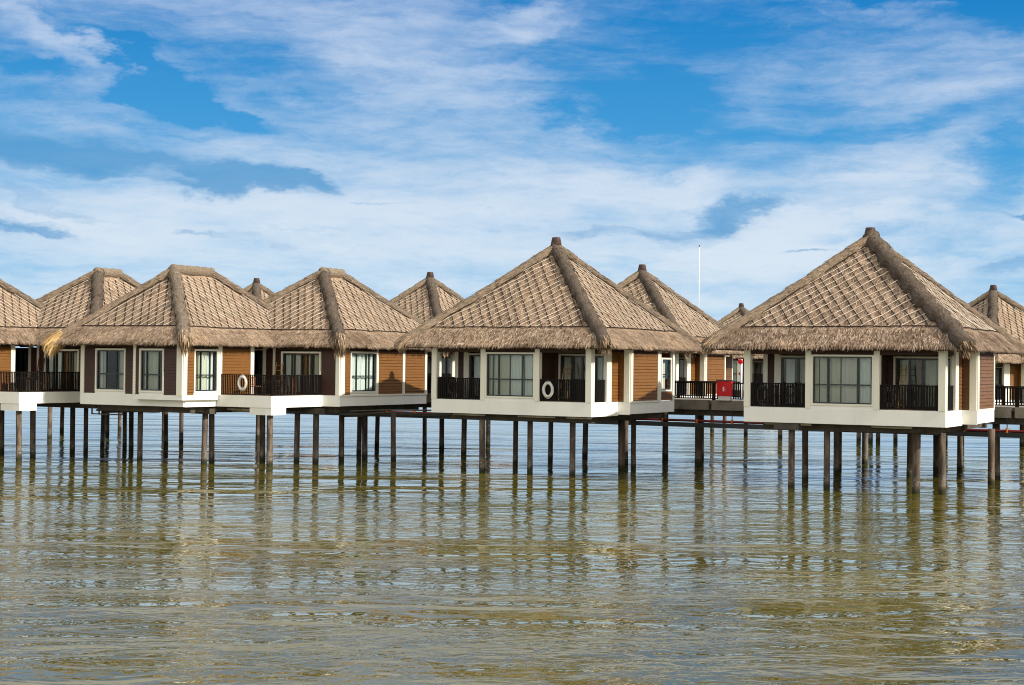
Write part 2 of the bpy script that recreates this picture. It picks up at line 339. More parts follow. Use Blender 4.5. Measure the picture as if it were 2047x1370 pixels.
def thing(name, label, cat, loc=(0, 0, 0), rz=0, group=None):
    o = bpy.data.objects.new(name, None); sc.collection.objects.link(o); o.empty_display_size = .3
    o.location = loc; o.rotation_euler = (0, 0, rz); o['label'] = label; o['category'] = cat
    if group: o['group'] = group
    return o
def tag(o, label, cat, group=None):
    o['label'] = label; o['category'] = cat
    if group: o['group'] = group
    return o
def copy_tree(o, parent=None):
    c = o.copy(); sc.collection.objects.link(c)
    if parent: c.parent = parent
    for ch in list(o.children): copy_tree(ch, c)
    return c
TH = 0.5218
E1 = Vector((math.cos(TH), -math.sin(TH), 0)); E2 = Vector((math.sin(TH), math.cos(TH), 0))
def EW(a, b, z=0): return E1*a + E2*b + Vector((0, 0, z))     # pier grid -> world
F = 3.466; AB = 2.81; ZE = 5.93

class Seg:
    """a straight wall in plan, outward side on the right of p0->p1"""
    def __init__(s, p0, p1):
        s.p = Vector((*p0, 0)); d = Vector((*p1, 0)) - s.p; s.L = d.length; s.d = d.normalized(); s.n = Vector((s.d.y, -s.d.x, 0))
    def at(s, t, o, z): return s.p + s.d*t + s.n*o + Vector((0, 0, z))
    def box(s, mb, t0, t1, o0, o1, z0, z1):
        a = s.at
        mb.hexa([a(t0, o1, z0), a(t1, o1, z0), a(t1, o0, z0), a(t0, o0, z0), a(t0, o1, z1), a(t1, o1, z1), a(t1, o0, z1), a(t0, o0, z1)])
def panel(seg, t0, t1, par, z0=F+.02, z1=5.80, m=None, off=0.0):
    mb = MB(); seg.box(mb, t0, t1, -.10+off, off-.005, z0, z1)
    z = z0; h = .152
    while z < z1-.01:
        zt = min(z+h, z1)
        a = seg.at
        mb.quad(a(t0, .034+off, z), a(t1, .034+off, z), a(t1, .002+off, zt), a(t0, .002+off, zt))
        mb.quad(a(t0, off-.004, z), a(t1, off-.004, z), a(t1, .034+off, z), a(t0, .034+off, z))
        z += h
    return mb.build('wall_panel', m or M_SD, par)
def post(seg, t0, t1, par, z0=F, z1=ZE, o0=-.22, o1=.055):
    mb = MB(); seg.box(mb, t0, t1, o0, o1, z0, z1); return mb.build('post', M_CR, par)
def curtain_mesh(seg, t0, t1, z0, z1, off, amp=.065):
    mb = MB(); n = max(4, int((t1-t0)/.035)); ph = R.uniform(0, 6); rows = []
    for i in range(n+1):
        t = t0+(t1-t0)*i/n; x = t*17+ph
        o = off + amp*(math.sin(x)+.6*math.sin(x*.47+1.3)+.3*math.sin(x*2.1))*.6
        rows.append((t, o))
    for (ta, oa), (tb, ob) in zip(rows, rows[1:]):
        mb.quad(seg.at(ta, oa, z0), seg.at(tb, ob, z0), seg.at(tb, ob*1.0, z1), seg.at(ta, oa*1.0, z1))
    return mb
def window(seg, t0, t1, par, z0=3.67, z1=5.66, mull=(), transom=4.47, curt=(), trim=.075, o=-.05, name='window', fw_=.055, extra=None, sill=True):
    fr = MB(); w = fw_
    for a, b, c, d in ((t0, t1, z0, z0+w), (t0, t1, z1-w, z1), (t0, t0+w, z0+w, z1-w), (t1-w, t1, z0+w, z1-w)):
        seg.box(fr, a, b, o-.05, o+.03, c, d)
    cuts = [t0+w]+[t0+(t1-t0)*k for k in mull]+[t1-w]
    for k in cuts[1:-1]: seg.box(fr, k-w*.6, k+w*.6, o-.045, o+.026, z0+w, z1-w)
    if transom:
        for a, b in zip(cuts, cuts[1:]): seg.box(fr, a+.034, b-.034, o-.043, o+.022, transom-w*.5, transom+w*.5)
    win = fr.build(name, M_AL, par)
    if trim:
        tb = MB(); q = trim
        for a, b, c, d in ((t0-q, t1+q, z1, z1+q), (t0-q, t0, z0, z1), (t1, t1+q, z0, z1)): seg.box(tb, a, b, -.12, .045, c, d)
        if sill: seg.box(tb, t0-q, t1+q, -.12, .05, z0-q, z0)
        tb.build('trim', M_CR, win)
    g = MB(); g.quad(seg.at(t0+w, o-.01, z0+w), seg.at(t1-w, o-.01, z0+w), seg.at(t1-w, o-.01, z1-w), seg.at(t0+w, o-.01, z1-w)); g.build('pane', M_GL, win)
    for a, b, m in curt:
        curtain_mesh(seg, t0+(t1-t0)*a, t0+(t1-t0)*b, z0+.02, z1-.02, o-.17).build('curtain', m, win, smooth=True)
    return win
def railing(seg, t0, t1, par, z0=F, h=1.04, off=-.06, step=.112, bw=.068, label=None):
    mb = MB()
    seg.box(mb, t0, t1, off-.03, off+.03, z0+h-.045, z0+h); seg.box(mb, t0, t1, off-.022, off+.022, z0+.03, z0+.075)
    n = max(1, int((t1-t0)/step)); 
    for i in range(n+1):
        t = t0+bw/2+(t1-t0-bw)*i/n; ww = bw*(2.0 if i in (0, n) else 1.0)/2
        a = max(t0, t-ww); b = min(t1, t+ww)
        seg.box(mb, a, b, off-.018, off+.018, z0+.075 if i not in (0, n) else z0, z0+h-.045)
    return mb.build('railing', M_RL, par, label=label)
# ------------------------------------------------------------------ thatched roofs
def roof(par, rect, ridge, ze=6.10, cap=True, seed=1, dens=1.0, tuft=(1, 1, 1, 1), hipmat=None, k1=(1.0, .65), gold=None, faces=(0, 1, 2, 3), hr=.305, dim=False):
    r = random.Random(seed); a0, a1, b0, b1 = rect; ra, rb0, rb1, zt = ridge
    C = [Vector((a0, b0, ze)), Vector((a1, b0, ze)), Vector((a1, b1, ze)), Vector((a0, b1, ze))]
    T = [Vector((ra, rb0, zt)), Vector((ra, rb0, zt)), Vector((ra, rb1, zt)), Vector((ra, rb1, zt))]
    hull = MB(); strw = MB(); lat = MB(); frg = MB(); twg = MB(); TT, SS = (M_TH2, M_ST2) if dim else (M_TH, M_ST)
    for k in range(4):
        P0, P1 = C[k], C[(k+1) % 4]; Q0, Q1 = T[k], T[(k+1) % 4]
        t = (P1-P0).normalized(); mid = (Q0+Q1)/2 - P0; s = (mid - t*mid.dot(t)); Ls = s.length; s = s/Ls; n = t.cross(s).normalized()
        W_ = (P1-P0).length; x0t = (Q0-P0).dot(t); x1t = (Q1-P0).dot(t)
        def pt(x, y, h=0.0): return P0 + t*x + s*y + n*h
        def xr(y): f = y/Ls; return x0t*f, W_+(x1t-W_)*f
        def dz(x, y):
            p = pt(x, y); return .05*noise.noise(p*.9+Vector((seed, 0, 0))) + .035*noise.noise(p*2.6+Vector((0, seed, 0)))
        NU, NV = 46, 30
        for j in range(NV):
            ya, yb = Ls*j/NV, Ls*(j+1)/NV
            for i in range(NU):
                q = []
                for (y, ii) in ((ya, i), (ya, i+1), (yb, i+1), (yb, i)):
                    l, h = xr(y); x = l+(h-l)*ii/NU; q.append((x, y))
                hull.quad(*[pt(x, y, dz(x, y)) for x, y in q], uv=q)
        # thick eave edge and underside
        dn = Vector((0, 0, -.13)); inw = s.copy(); inw.z = 0; inw.normalize()
        hull.quad(P0+dn+inw*.05, P1+dn+inw*.05, P1, P0)
        # loose straws on the slope
        if k in faces:
            for _ in range(int(6500*dens)):
                y = Ls*(1-math.sqrt(r.random()))*.97+.2; l, h = xr(y)
                if h-l < .3: continue
                x = r.uniform(l, h); L = r.uniform(.10, .30); w = r.uniform(.006, .014); ang = r.gauss(0, .22)
                d = (-s*math.cos(ang)+t*math.sin(ang)); sd_ = t*math.cos(ang)+s*math.sin(ang); hh = dz(x, y)+.012
                p = pt(x, y, hh); e = p+d*L+n*r.uniform(.0, .035); c = r.random()**1.0
                strw.quad(p-sd_*w, p+sd_*w, e+sd_*w*.5, e-sd_*w*.5, uv=[(c, 0)]*4)
        # eave band: layered, shaggy
        nb = int(W_*(400 if k in faces else 90)*dens)
        for _ in range(nb):
            y = r.random()**1.4*1.12+.02; l, h = xr(y); x = r.uniform(l-.05, h+.05)
            L = r.uniform(.16, .38); w = r.uniform(.006, .014); ang = r.gauss(0, .25)
            d = (-s*math.cos(ang)+t*math.sin(ang)); sd_ = t*math.cos(ang)+s*math.sin(ang); hh = dz(x, y)+.02+.05*r.random()
            p = pt(x, y, hh); clump = .5+.5*noise.noise(p*3.1)
            m_ = p+d*L*.5+n*.03; e = p+d*L+n*r.uniform(-.02, .06)
            over = max(0, L-y); e += Vector((0, 0, -1))*over*.16*(.5+clump); c = r.random()
            strw.quad(p-sd_*w, p+sd_*w, m_+sd_*w, m_-sd_*w, uv=[(c, 0)]*4); strw.quad(m_-sd_*w, m_+sd_*w, e+sd_*w*.4, e-sd_*w*.4, uv=[(c, 0)]*4)
        nf = int(W_*(260 if k in faces else 60)*dens)
        for _ in range(nf):      # hanging fringe
            x = r.uniform(-.05, W_+.05); q = pt(x, 0, 0)+inw*r.uniform(-.02, .10)+Vector((0, 0, r.uniform(-.12, -.01)))
            cl = noise.noise(Vector((x*2.3, k*7, seed)))*.5+.5
            L = r.uniform(.03, .08)*(.4+1.0*cl); w = r.uniform(.007, .016); ang = r.gauss(0, .3)
            d = Vector((0, 0, -1))*math.cos(ang)+t*math.sin(ang)-inw*r.uniform(.05, .45); c = r.random()*.8
            frg.quad(q-t*w, q+t*w, q+d*L+t*w*.4, q+d*L-t*w*.4, uv=[(c, 0)]*4)
        # lattice of poles
        if k in faces:
            y0 = 1.22; sp = .54
            kk = k1 if k == 0 else (.62, .60)
            fams = ((kk[0], .062), (-kk[1], .040)) if k in (0, 2) else ((kk[0], .040), (-kk[1], .062))
            def inside(x, y):
                if y < y0 or y > Ls-.35: return False
                l, h = xr(y); return l+.30 < x < h-.30
            for slope, hgt in fams:
                x = -Ls*abs(slope)-1 + r.uniform(0, sp)
                while x < W_+Ls*abs(slope)+1:
                    pts = []; y = y0; jit = r.uniform(-.03, .03); run = []
                    while y < Ls:
                        xx = x+slope*(y-y0)+jit+.02*noise.noise(Vector((x*3, y*1.1, seed+slope)))
                        if inside(xx, y): run.append(pt(xx, y, hgt+dz(xx, y)+.012*r.random()))
                        y += .22
                    dark_ = (slope < 0) == (k in (0, 2))
                    if len(run) > 2: (twg if dark_ else lat).tube(run, r.uniform(.019, .027) if dark_ else r.uniform(.011, .016), 5 if dark_ else 4, caps=False)
                    x += sp*r.uniform(.88, 1.12)*(.72 if (k in (1, 3) and slope < 0) else 1)
            for sgn in (0, 1):
                ed = []; y = y0
                while y < Ls-.3:
                    l, h = xr(y); xx = (l+.36) if sgn == 0 else (h-.36)
                    if h-l > .9: ed.append(pt(xx+.02*noise.noise(Vector((y*3, seed, sgn))), y, .07+dz(xx, y)))
                    y += .22
                if len(ed) > 2: twg.tube(ed, .028, 5, caps=False)
            l, h = xr(y0)
            nn = 26; twg.tube([pt(l+.25+(h-l-.5)*i/nn, y0-.02+.012*r.random(), .06+dz(l+.25+(h-l-.5)*i/nn, y0)) for i in range(nn+1)], .024, 5, caps=False)
    # underside
    u = [c + Vector((0, 0, -.17)) for c in C]; cx = Vector((ra, (b0+b1)/2, 0))
    u = [p + (cx-p).normalized().xyz*Vector((.07, .07, 0)).length*0 for p in u]
    hull.face([u[3], u[2], u[1], u[0]])
    rf = hull.build('roof', TT, par, smooth=True)
    frg.build('eave_fringe', SS, rf); lat.build('pole_lattice', M_POLE, rf); twg.build('twig_lattice', M_TWIG, rf)
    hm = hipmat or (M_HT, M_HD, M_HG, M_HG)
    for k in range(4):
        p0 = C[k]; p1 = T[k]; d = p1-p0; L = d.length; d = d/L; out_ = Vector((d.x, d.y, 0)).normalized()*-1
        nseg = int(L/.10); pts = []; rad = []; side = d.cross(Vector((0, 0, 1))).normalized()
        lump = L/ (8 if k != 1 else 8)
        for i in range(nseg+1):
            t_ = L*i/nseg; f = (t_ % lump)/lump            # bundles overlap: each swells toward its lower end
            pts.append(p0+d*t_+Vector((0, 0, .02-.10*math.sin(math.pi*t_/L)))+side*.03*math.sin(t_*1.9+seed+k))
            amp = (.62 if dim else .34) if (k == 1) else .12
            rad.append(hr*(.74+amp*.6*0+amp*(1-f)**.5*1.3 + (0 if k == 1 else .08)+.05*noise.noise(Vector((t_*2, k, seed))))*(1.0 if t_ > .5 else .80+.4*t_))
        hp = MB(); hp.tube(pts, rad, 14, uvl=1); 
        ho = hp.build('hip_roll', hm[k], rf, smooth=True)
        for v in ho.data.vertices:
            q = noise.noise(v.co*5)*.035; v.co += Vector((noise.noise(v.co*5+Vector((9, 0, 0))), noise.noise(v.co*5), noise.noise(v.co*5+Vector((0, 9, 0)))))*.035
        # bristles on the roll and the tuft at its foot
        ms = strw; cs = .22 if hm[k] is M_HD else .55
        for _ in range(int((350 if k == 1 else 900)*dens)):
            i = r.randrange(nseg); ang = r.uniform(-.2, math.pi+.2); radd = rad[i]
            upv = side.cross(d)*-1 if side.cross(d).z < 0 else side.cross(d)
            o = side*math.cos(ang)+upv*math.sin(ang); p = pts[i]+o*radd; L_ = r.uniform(.1, .28); w = r.uniform(.008, .018)
            e = p-d*L_+o*r.uniform(.0, .05); sv = d.cross(o).normalized()*w; c = r.random()*cs
            ms.quad(p-sv, p+sv, e+sv*.5, e-sv*.5, uv=[(c, 0)]*4)
        tf = tuft[k]; tm = MB()
        if tf:
            for _ in range(int(420*max(dens, .6)*max(1, tf))):
                ang = r.uniform(0, 2*math.pi); rr_ = hr*r.uniform(.3, 1.0)*(.8+.25*tf); upv = side.cross(d)
                o = side*math.cos(ang)+upv*math.sin(ang); p = p0+d*r.uniform(.05, .7)+o*rr_
                dr = (-d*r.uniform(.8, 1)+o*r.uniform(.0, .25)+Vector((0, 0, -r.uniform(.1, .45)*min(tf, 1.6)))).normalized(); L_ = r.uniform(.20, .38)*(.55+.45*min(tf, 2.2)); w = r.uniform(.008, .018)*(1+.6*(tf > 2.3))
                sv = dr.cross(o).normalized()*w; e = p+dr*L_; e2 = e+(dr*.5+Vector((0, 0, -1.0))).normalized()*L_*(.3 if tf < 1.4 else .55); c = r.random()
                tm.quad(p-sv, p+sv, e+sv, e-sv, uv=[(c, 0)]*4); tm.quad(e-sv, e+sv, e2+sv*.2, e2-sv*.2, uv=[(c, 0)]*4)
        if tf: tm.build('hip_tuft', (M_STG if gold and k in gold else M_STH), rf)
    strw.build('loose_straw', SS, rf)
    if rb1-rb0 > .3:
        rr = MB(); npt = int((rb1-rb0+.5)/.12); rr.tube([Vector((ra, rb0-.25+(rb1-rb0+.5)*i/npt, zt+.06)) for i in range(npt+1)], [hr*(1.0+.05*math.sin(i*1.3)) if 0 < i < npt else hr*.72 for i in range(npt+1)], 14)
        rr.build('ridge_roll', M_HT, rf, smooth=True)
    else:
        kn = MB(); kn.tube([Vector((ra, rb0, zt-.35)), Vector((ra, rb0, zt-.05)), Vector((ra, rb0, zt+.12)), Vector((ra, rb0, zt+.17))], [.46, .38, .25, .20], 14); kn.build('ridge_knot', M_HG, rf, smooth=True)
    if cap:
        cp = MB(); z = zt+(.17 if dim else .20)
        prof = [(0, .27), (.06, .275), (.065, .255), (.14, .26), (.145, .24), (.23, .24), (.235, .225), (.33, .215), (.36, .19), (.365, .10), (.33, .08)]
        cp.tube([Vector((ra, rb0, z+h)) for h, _ in prof], [q for _, q in prof], 20); cp.build('roof_cap', M_CAP, rf)
    return rf

def beams(par, a0, a1, b0, b1, z1=AB-.01, dz=.30):
    mb = MB()
    for b in (b0, (b0+b1)/2, b1): mb.box(a0, a1, b-.17, b+.17, z1-dz, z1)
    for a in (a0+.3, (a0+a1)/2, a1-.3): mb.box(a-.15, a+.15, b0+.18, (b0+b1)/2-.18, z1-dz+.04, z1-.004); mb.box(a-.15, a+.15, (b0+b1)/2+.18, b1-.18, z1-dz+.04, z1-.004)
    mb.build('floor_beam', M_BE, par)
def pile(par, x, y, rad, top=2.52, cap=None):
    lx, ly = R.uniform(-.012, .012), R.uniform(-.012, .012); q_ = R.uniform(.93, 1.06)
    mb = MB(); mb.tube([Vector((x+lx*(z-2.5), y+ly*(z-2.5), z)) for z in (-1.5, .0, .3, .6, 1.2, 1.8, top)], [rad*q_*k for k in (1, 1.03, 1.05, 1.0, .99, 1.0, 1.0)], 14)
    o = mb.build('pile', M_PI, par, smooth=True)
    if cap:
        cb = MB(); cb.box(x-cap[0], x+cap[1], y-cap[2], y+cap[3], top, top+.27); cb.build('pile_cap', M_BE, o)
    return o
def apron(par, segs, z0, z1, m=M_WH, th=.16, lip=.05):
    """white plastered edge beam following the plan outline"""
    mb = MB(); n = len(segs)
    for s, e0, e1, zz in segs:
        s.box(mb, e0, e1, -th, .03, zz, z1)
    return mb.build('edge_beam', m, par)

def villa(name, label, a, b, seed, roofk=(1.0, .65), variant='bal', rz=-TH, dens=1.0, side_end=.89, rings=True):
    v = thing(name, label, 'bungalow', EW(a, b), rz, 'overwater bungalows with pyramid thatched roofs')
    fr = Seg((-4.0, -5.1), (4.65, -5.1)); sd1 = Seg((4.65, -5.1), (4.65, -2.35)); rt_ = Seg((4.65, -2.35), (5.27, -2.35)); sd2 = Seg((5.27, -2.35), (5.27, side_end))
    lf = Seg((-3.74, 4.6), (-3.74, -3.4)); bk = Seg((4.3, 4.6), (-3.74, 4.6)); sd3 = Seg((4.3, side_end), (4.3, 4.6)); rt3 = Seg((5.27, side_end), (4.3, side_end))
    lfo = Seg((-4.0, -3.4), (-4.0, -5.1)); lrt = Seg((-3.74, -3.4), (-4.0, -3.4))
    # slab
    sb = MB(); sb.box(-3.82, 4.5, -4.93, -2.2, AB+.03, F-.004); sb.box(-3.58, 5.1, -2.195, side_end-.02, AB+.05, F-.006); sb.box(-3.58, 4.14, side_end, 4.45, AB+.05, F-.008); sb.build('floor_slab', M_DK, v)
    ap = MB()
    fr.box(ap, 0, fr.L, -.16, .03, AB, F); sd1.box(ap, 0.0, sd1.L, -.14, .028, AB, F); rt_.box(ap, -.0, rt_.L, -.14, .026, AB+.05, F+.0); sd2.box(ap, -.16+.13, sd2.L, -.14, .03, AB+.09, F)
    lf.box(ap, 0, lf.L, -.14, .02, AB+.02, F); bk.box(ap, 0, bk.L, -.12, .02, AB+.02, F); sd3.box(ap, .03, sd3.L, -.12, .02, AB+.02, F); lfo.box(ap, 0, lfo.L-.17, -.14, .02, AB, F)
    ap.build('edge_beam', M_WH, v)
    # front posts, openings
    post(fr, 0.0, .28, v); post(fr, 2.76, 3.0, v); post(fr, 5.70, 5.94, v); post(fr, 8.36, 8.65, v, o0=-.30)
    t0, t1 = 3.08, 5.62
    sp = MB(); fr.box(sp, 3.0, 5.70, -.16, .02, F, 3.595); sp.build('window_apron', M_WH, v)
    window(fr, t0, t1, v, mull=(.25, .755), curt=((.0, .08, M_CG), (.10, .25, M_CG), (.26, .44, M_CG), (.46, .74, M_CG2 if variant == 'A' else M_CW), (.77, 1.0, M_CW)))
    fa = MB(); fr.box(fa, .28, 2.76, -.14, -.02, 5.74, ZE-.01); fr.box(fa, 3.0, 5.70, -.14, -.02, 5.745, ZE-.01); fr.box(fa, 5.94, 8.36, -.14, -.02, 5.74, ZE-.01); sd1.box(fa, .30, 1.4, -.14, -.02, 5.74, ZE-.01); lfo.box(fa, 0.0, 1.4, -.14, -.02, 5.745, ZE-.01)
    sd2.box(fa, .27, sd2.L-.17, -.12, .015, 5.80, ZE-.01); sd1.box(fa, 1.96, sd1.L, -.12, .015, 5.80, ZE-.01); rt_.box(fa, .03, .33, -.12, .015, 5.80, ZE-.01)
    fa.build('fascia', M_FA, v)
    railing(fr, .28, 2.76, v); railing(lfo, .0, 1.42, v); railing(fr, 5.94, 8.36, v); railing(sd1, .30, 1.46, v)
    # balcony side walls and back walls
    bb = Seg((-3.74, -3.4), (-1.0, -3.4))
    post(bb, 0, .19, v); panel(bb, .19, .50, v, m=M_SDSH); post(bb, .50, .73, v, o1=.04)
    window(bb, .80, 2.66, v, z0=F+.05, z1=5.62, mull=(.42, .80), transom=None, curt=((.08, .30, M_CW), (.42, .62, M_CG), (.84, 1.0, M_CG)), name='sliding_door', fw_=.08, sill=False)
    cb = Seg((1.80, -3.4), (4.62, -3.4)); pn = Seg((1.0, -3.0), (1.80, -3.0))
    panel(cb, 0, .22, v, m=M_SDSH); 
    panel(Seg((1.70, -5.05), (1.70, -3.4)), 0, 0.0+1.6, v, m=M_SDSH) if False else None
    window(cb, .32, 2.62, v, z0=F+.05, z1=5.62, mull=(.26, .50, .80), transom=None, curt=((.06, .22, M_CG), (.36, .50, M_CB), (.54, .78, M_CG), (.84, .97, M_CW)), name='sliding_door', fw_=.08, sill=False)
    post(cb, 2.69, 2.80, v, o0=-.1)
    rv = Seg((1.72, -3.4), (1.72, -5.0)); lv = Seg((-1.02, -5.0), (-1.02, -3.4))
    panel(Seg((1.76, -4.9), (1.76, -3.4)), 0, 1.5, v, m=M_SDSH); panel(Seg((-1.06, -3.4), (-1.06, -4.9)), 0, 1.5, v, m=M_SDSH)
    SM = M_SDM if variant == 'A' else M_SD
    post(sd1, 1.44, 1.96, v, o0=-.12); panel(sd1, 1.96, sd1.L, v, m=SM)
    panel(rt_, .035, .33, v, m=SM); post(rt_, .33, .62, v, o0=-.15)
    post(sd2, 0.0, .24, v, o0=-.13)
    e = sd2.L; panel(sd2, .24, e-.16, v, m=SM); post(sd2, e-.16, e, v, o0=-.12)
    bx = MB(); sd2.box(bx, .1, e, -.0, .055, F-.05, F+.035); bx.build('base_trim', M_CR, v)
    # plain sides and back of the house
    for s in (lf, bk, sd3): panel(s, .12, s.L-.12, v, m=M_SDM); post(s, 0, .12, v, o1=.03, o0=-.1); post(s, s.L-.12, s.L, v, o1=.03, o0=-.1)
    panel(rt3, 0, rt3.L-.12, v, m=M_SDM)
    ir = MB(); ir.box(-3.55, 4.1, -1.9, -1.8, F, 5.88); ir.box(-1.0, -.95, -4.95, -3.5, F, 5.86); ir.box(1.60, 1.66, -4.95, -3.5, F, 5.86); ir.build('room_wall', M_INT, v)
    sf = MB(); sf.box(-5.42, 5.42, -5.42, 5.42, ZE-.02, ZE+.02); sf.build('soffit', M_FA, v)
    roof(v, (-5.57, 5.57, -5.57, 5.57), (0, 0, 0, 11.0), seed=seed, k1=roofk, dens=dens, tuft=(1.0, 1.1, .5, .5), dim=(variant == 'A'))
    beams(v, -3.4, 4.3, -4.2, 4.0)
    return v

A_C = (-19.45, 66.18); M_C = (-35.25, 65.64)
vA = villa('overwater_bungalow', 'nearest thatched bungalow on concrete piles, at the right, with two dark railed balconies', *A_C, seed=3, variant='A')
vM = villa('overwater_bungalow', 'thatched bungalow near the middle with wide curtained window between two railed balconies', *M_C, seed=11, variant='M')
# the middle bungalow has a little bathroom bay at the far end of its side wall
bs = Seg((5.27, .93), (5.27, 2.76)); 
apb = MB(); bs.box(apb, .0, bs.L, -.14, .03, AB+.09, F-.003); apb.build('edge_beam', M_WH, vM)
bp = MB(); bs.box(bp, .0, .22, -.1, .035, F, ZE-.02); bs.box(bp, 1.60, bs.L, -.1, .035, F, ZE-.02); bp.build('post', M_CR, vM)
window(bs, .34, 1.40, vM, z0=4.0, z1=5.5, mull=(), transom=4.75, curt=((.1, .9, M_CG),), trim=.08)
panel(bs, .22, 1.60, vM, z1=3.92); 
bk2 = Seg((5.27, 2.76), (4.3, 2.76)); panel(bk2, 0, .97, vM, m=M_SDM)

def add_piles(par, ca, cb, lst):
    for a, b, r_, *c in lst: pile(par, a-ca, b-cb, r_, cap=c[0] if c else None)
add_piles(vM, *M_C, [(-36.6, 60.9, .145), (-34.6, 62.0, .13), (-32.1, 61.6, .150, (.8, .35, .3, .3)), (-32.0, 66.6, .16), (-31.75, 67.5, .13), (-33.8, 70.9, .13), (-37.9, 66.4, .13), (-37.9, 70.2, .13)])
add_piles(vA, *A_C, [(-21.4, 61.4, .145, (.7, .4, .3, .3)), (-20.0, 61.9, .14), (-22.4, 70.8, .14), (-16.2, 62.0, .155, (.6, .4, .3, .3)), (-15.25, 62.4, .14), (-14.6, 68.7, .145), (-18.8, 70.8, .14), (-22.5, 66.4, .14)])
for v_, xs in ((vM, ((-3.0, -1.2), (.6, 2.6), (3.2, 4.5))), (vA, ((-3.2, -1.1), (1.5, 3.2)))):
    for x0, x1 in xs:
        pb = MB(); pb.tube([Vector((x0, -4.75, AB-.07)), Vector(((x0+x1)/2, -4.75, AB-.075)), Vector((x1, -4.75, AB-.07))], .045, 8); pb.build('drain_pipe', M_PIPE, v_, smooth=True)

# ------------------------------------------------------------------ twin bungalow (two crossing roofs and a balcony in the corner)
TO = Vector((-50.3, 66.4))
def tw(a, b): return (a-TO.x, b-TO.y)
FT = 3.48; AT = 2.90
def twin(label, seed):
    v = thing('twin_bungalow', label, 'bungalow', EW(TO.x, TO.y), -TH, 'twin bungalows with two crossing thatched roofs')
    f1 = Seg(tw(-57.08, 55.05), tw(-53.02, 55.05)); st = Seg(tw(-53.02, 55.05), tw(-53.02, 54.65)); f2 = Seg(tw(-53.02, 54.65), tw(-49.84, 54.65))
    s1 = Seg(tw(-49.84, 54.65), tw(-49.84, 59.92)); bw = Seg(tw(-51.2, 61.37), tw(-45.39, 61.37)); s2 = Seg(tw(-45.39, 61.37), tw(-45.39, 69.41))
    d1 = Seg(tw(-49.84, 57.3), tw(-46.5, 57.3)); d2 = Seg(tw(-46.5, 57.3), tw(-46.5, 61.37))
    lf = Seg(tw(-57.08, 64.5), tw(-57.08, 55.05)); bk = Seg(tw(-45.39, 69.41), tw(-51.5, 69.41)); bk2 = Seg(tw(-51.5, 69.41), tw(-51.5, 64.5)); bk3 = Seg(tw(-51.5, 64.5), tw(-57.08, 64.5))
    ap = MB()
    f1.box(ap, 0, f1.L, -.14, .03, AT, FT); Seg(tw(-53.02, 54.95), tw(-50.0, 54.95)).box(ap, 0, 3.0, -.13, .03, AT+.01, 3.24)
    f2.box(ap, 0, f2.L, -.16, .03, 3.24, FT+.0); st.box(ap, 0, st.L-.16, -.14, .03, 3.245, FT-.002)
    s1.box(ap, 0.0, 2.72, -.14, .03, 3.242, FT); Seg(tw(-50.0, 55.0), tw(-50.0, 57.3)).box(ap, 0, 2.3, -.12, .03, AT, 3.24)
    d1.box(ap, -.12, d1.L, -.16, .03, AT, FT); d2.box(ap, 0, d2.L, -.14, .028, AT, FT); bw.box(ap, 4.7, bw.L, -.14, .026, AT+.01, FT); s2.box(ap, -.0, s2.L, -.14, .03, AT+.03, FT)
    lf.box(ap, 0, lf.L-.15, -.14, .03, AT, FT)
    ap.build('edge_beam', M_WH, v)
    sb = MB(); x0, y0 = tw(-49.7, 57.45); x1, y1 = tw(-46.65, 61.5); sb.box(x0, x1, y0, y1, AT+.1, FT-.01)
    x0, y0 = tw(-56.9, 55.2); x1, y1 = tw(-50.1, 64.4); sb.box(x0, x1, y0, y1, AT+.05, FT-.02); x0, y0 = tw(-51.4, 61.52); x1, y1 = tw(-45.55, 69.3); sb.box(x0, x1, y0, y1, AT+.06, FT-.015)
    x0, y0 = tw(-52.9, 54.8); x1, y1 = tw(-50.0, 55.18); sb.box(x0, x1, y0, y1, 3.26, FT-.018); sb.build('floor_slab', M_DK, v)
    Z1 = ZE+.02
    # left front wall
    post(f1, 0, .25, v, z1=Z1); panel(f1, .25, 1.0, v, m=M_SDSH, z0=FT+.0); panel(f1, 3.10, 3.60, v, m=M_SDSH, z0=FT); post(f1, 3.60, 4.03, v, z1=Z1, o1=.03)
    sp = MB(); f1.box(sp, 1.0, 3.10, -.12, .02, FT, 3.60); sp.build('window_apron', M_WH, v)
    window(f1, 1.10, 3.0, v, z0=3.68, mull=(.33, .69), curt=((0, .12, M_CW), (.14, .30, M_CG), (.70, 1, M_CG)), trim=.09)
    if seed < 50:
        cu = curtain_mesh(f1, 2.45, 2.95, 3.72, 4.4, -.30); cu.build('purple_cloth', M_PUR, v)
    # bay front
    panel(f2, .12, .34, v, m=M_SDSH, z0=FT); post(f2, 0, .12, v, z1=Z1); panel(f2, 1.98, 2.82, v, m=M_SDSH, z0=FT); post(f2, 2.82, f2.L, v, z1=Z1)
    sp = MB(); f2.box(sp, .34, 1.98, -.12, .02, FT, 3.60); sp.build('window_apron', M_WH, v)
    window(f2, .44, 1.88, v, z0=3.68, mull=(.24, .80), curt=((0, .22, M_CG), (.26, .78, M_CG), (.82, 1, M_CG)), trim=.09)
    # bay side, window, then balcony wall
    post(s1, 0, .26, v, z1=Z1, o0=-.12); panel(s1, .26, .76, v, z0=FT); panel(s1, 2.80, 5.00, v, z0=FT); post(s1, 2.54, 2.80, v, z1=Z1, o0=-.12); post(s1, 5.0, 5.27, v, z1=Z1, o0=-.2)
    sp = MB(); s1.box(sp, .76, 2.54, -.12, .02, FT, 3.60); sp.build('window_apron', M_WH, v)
    window(s1, .86, 2.44, v, z0=3.68, mull=(.30, .72), curt=((.05, .28, M_CB), (.25, .70, M_CG), (.74, 1, M_CW)), trim=.09)
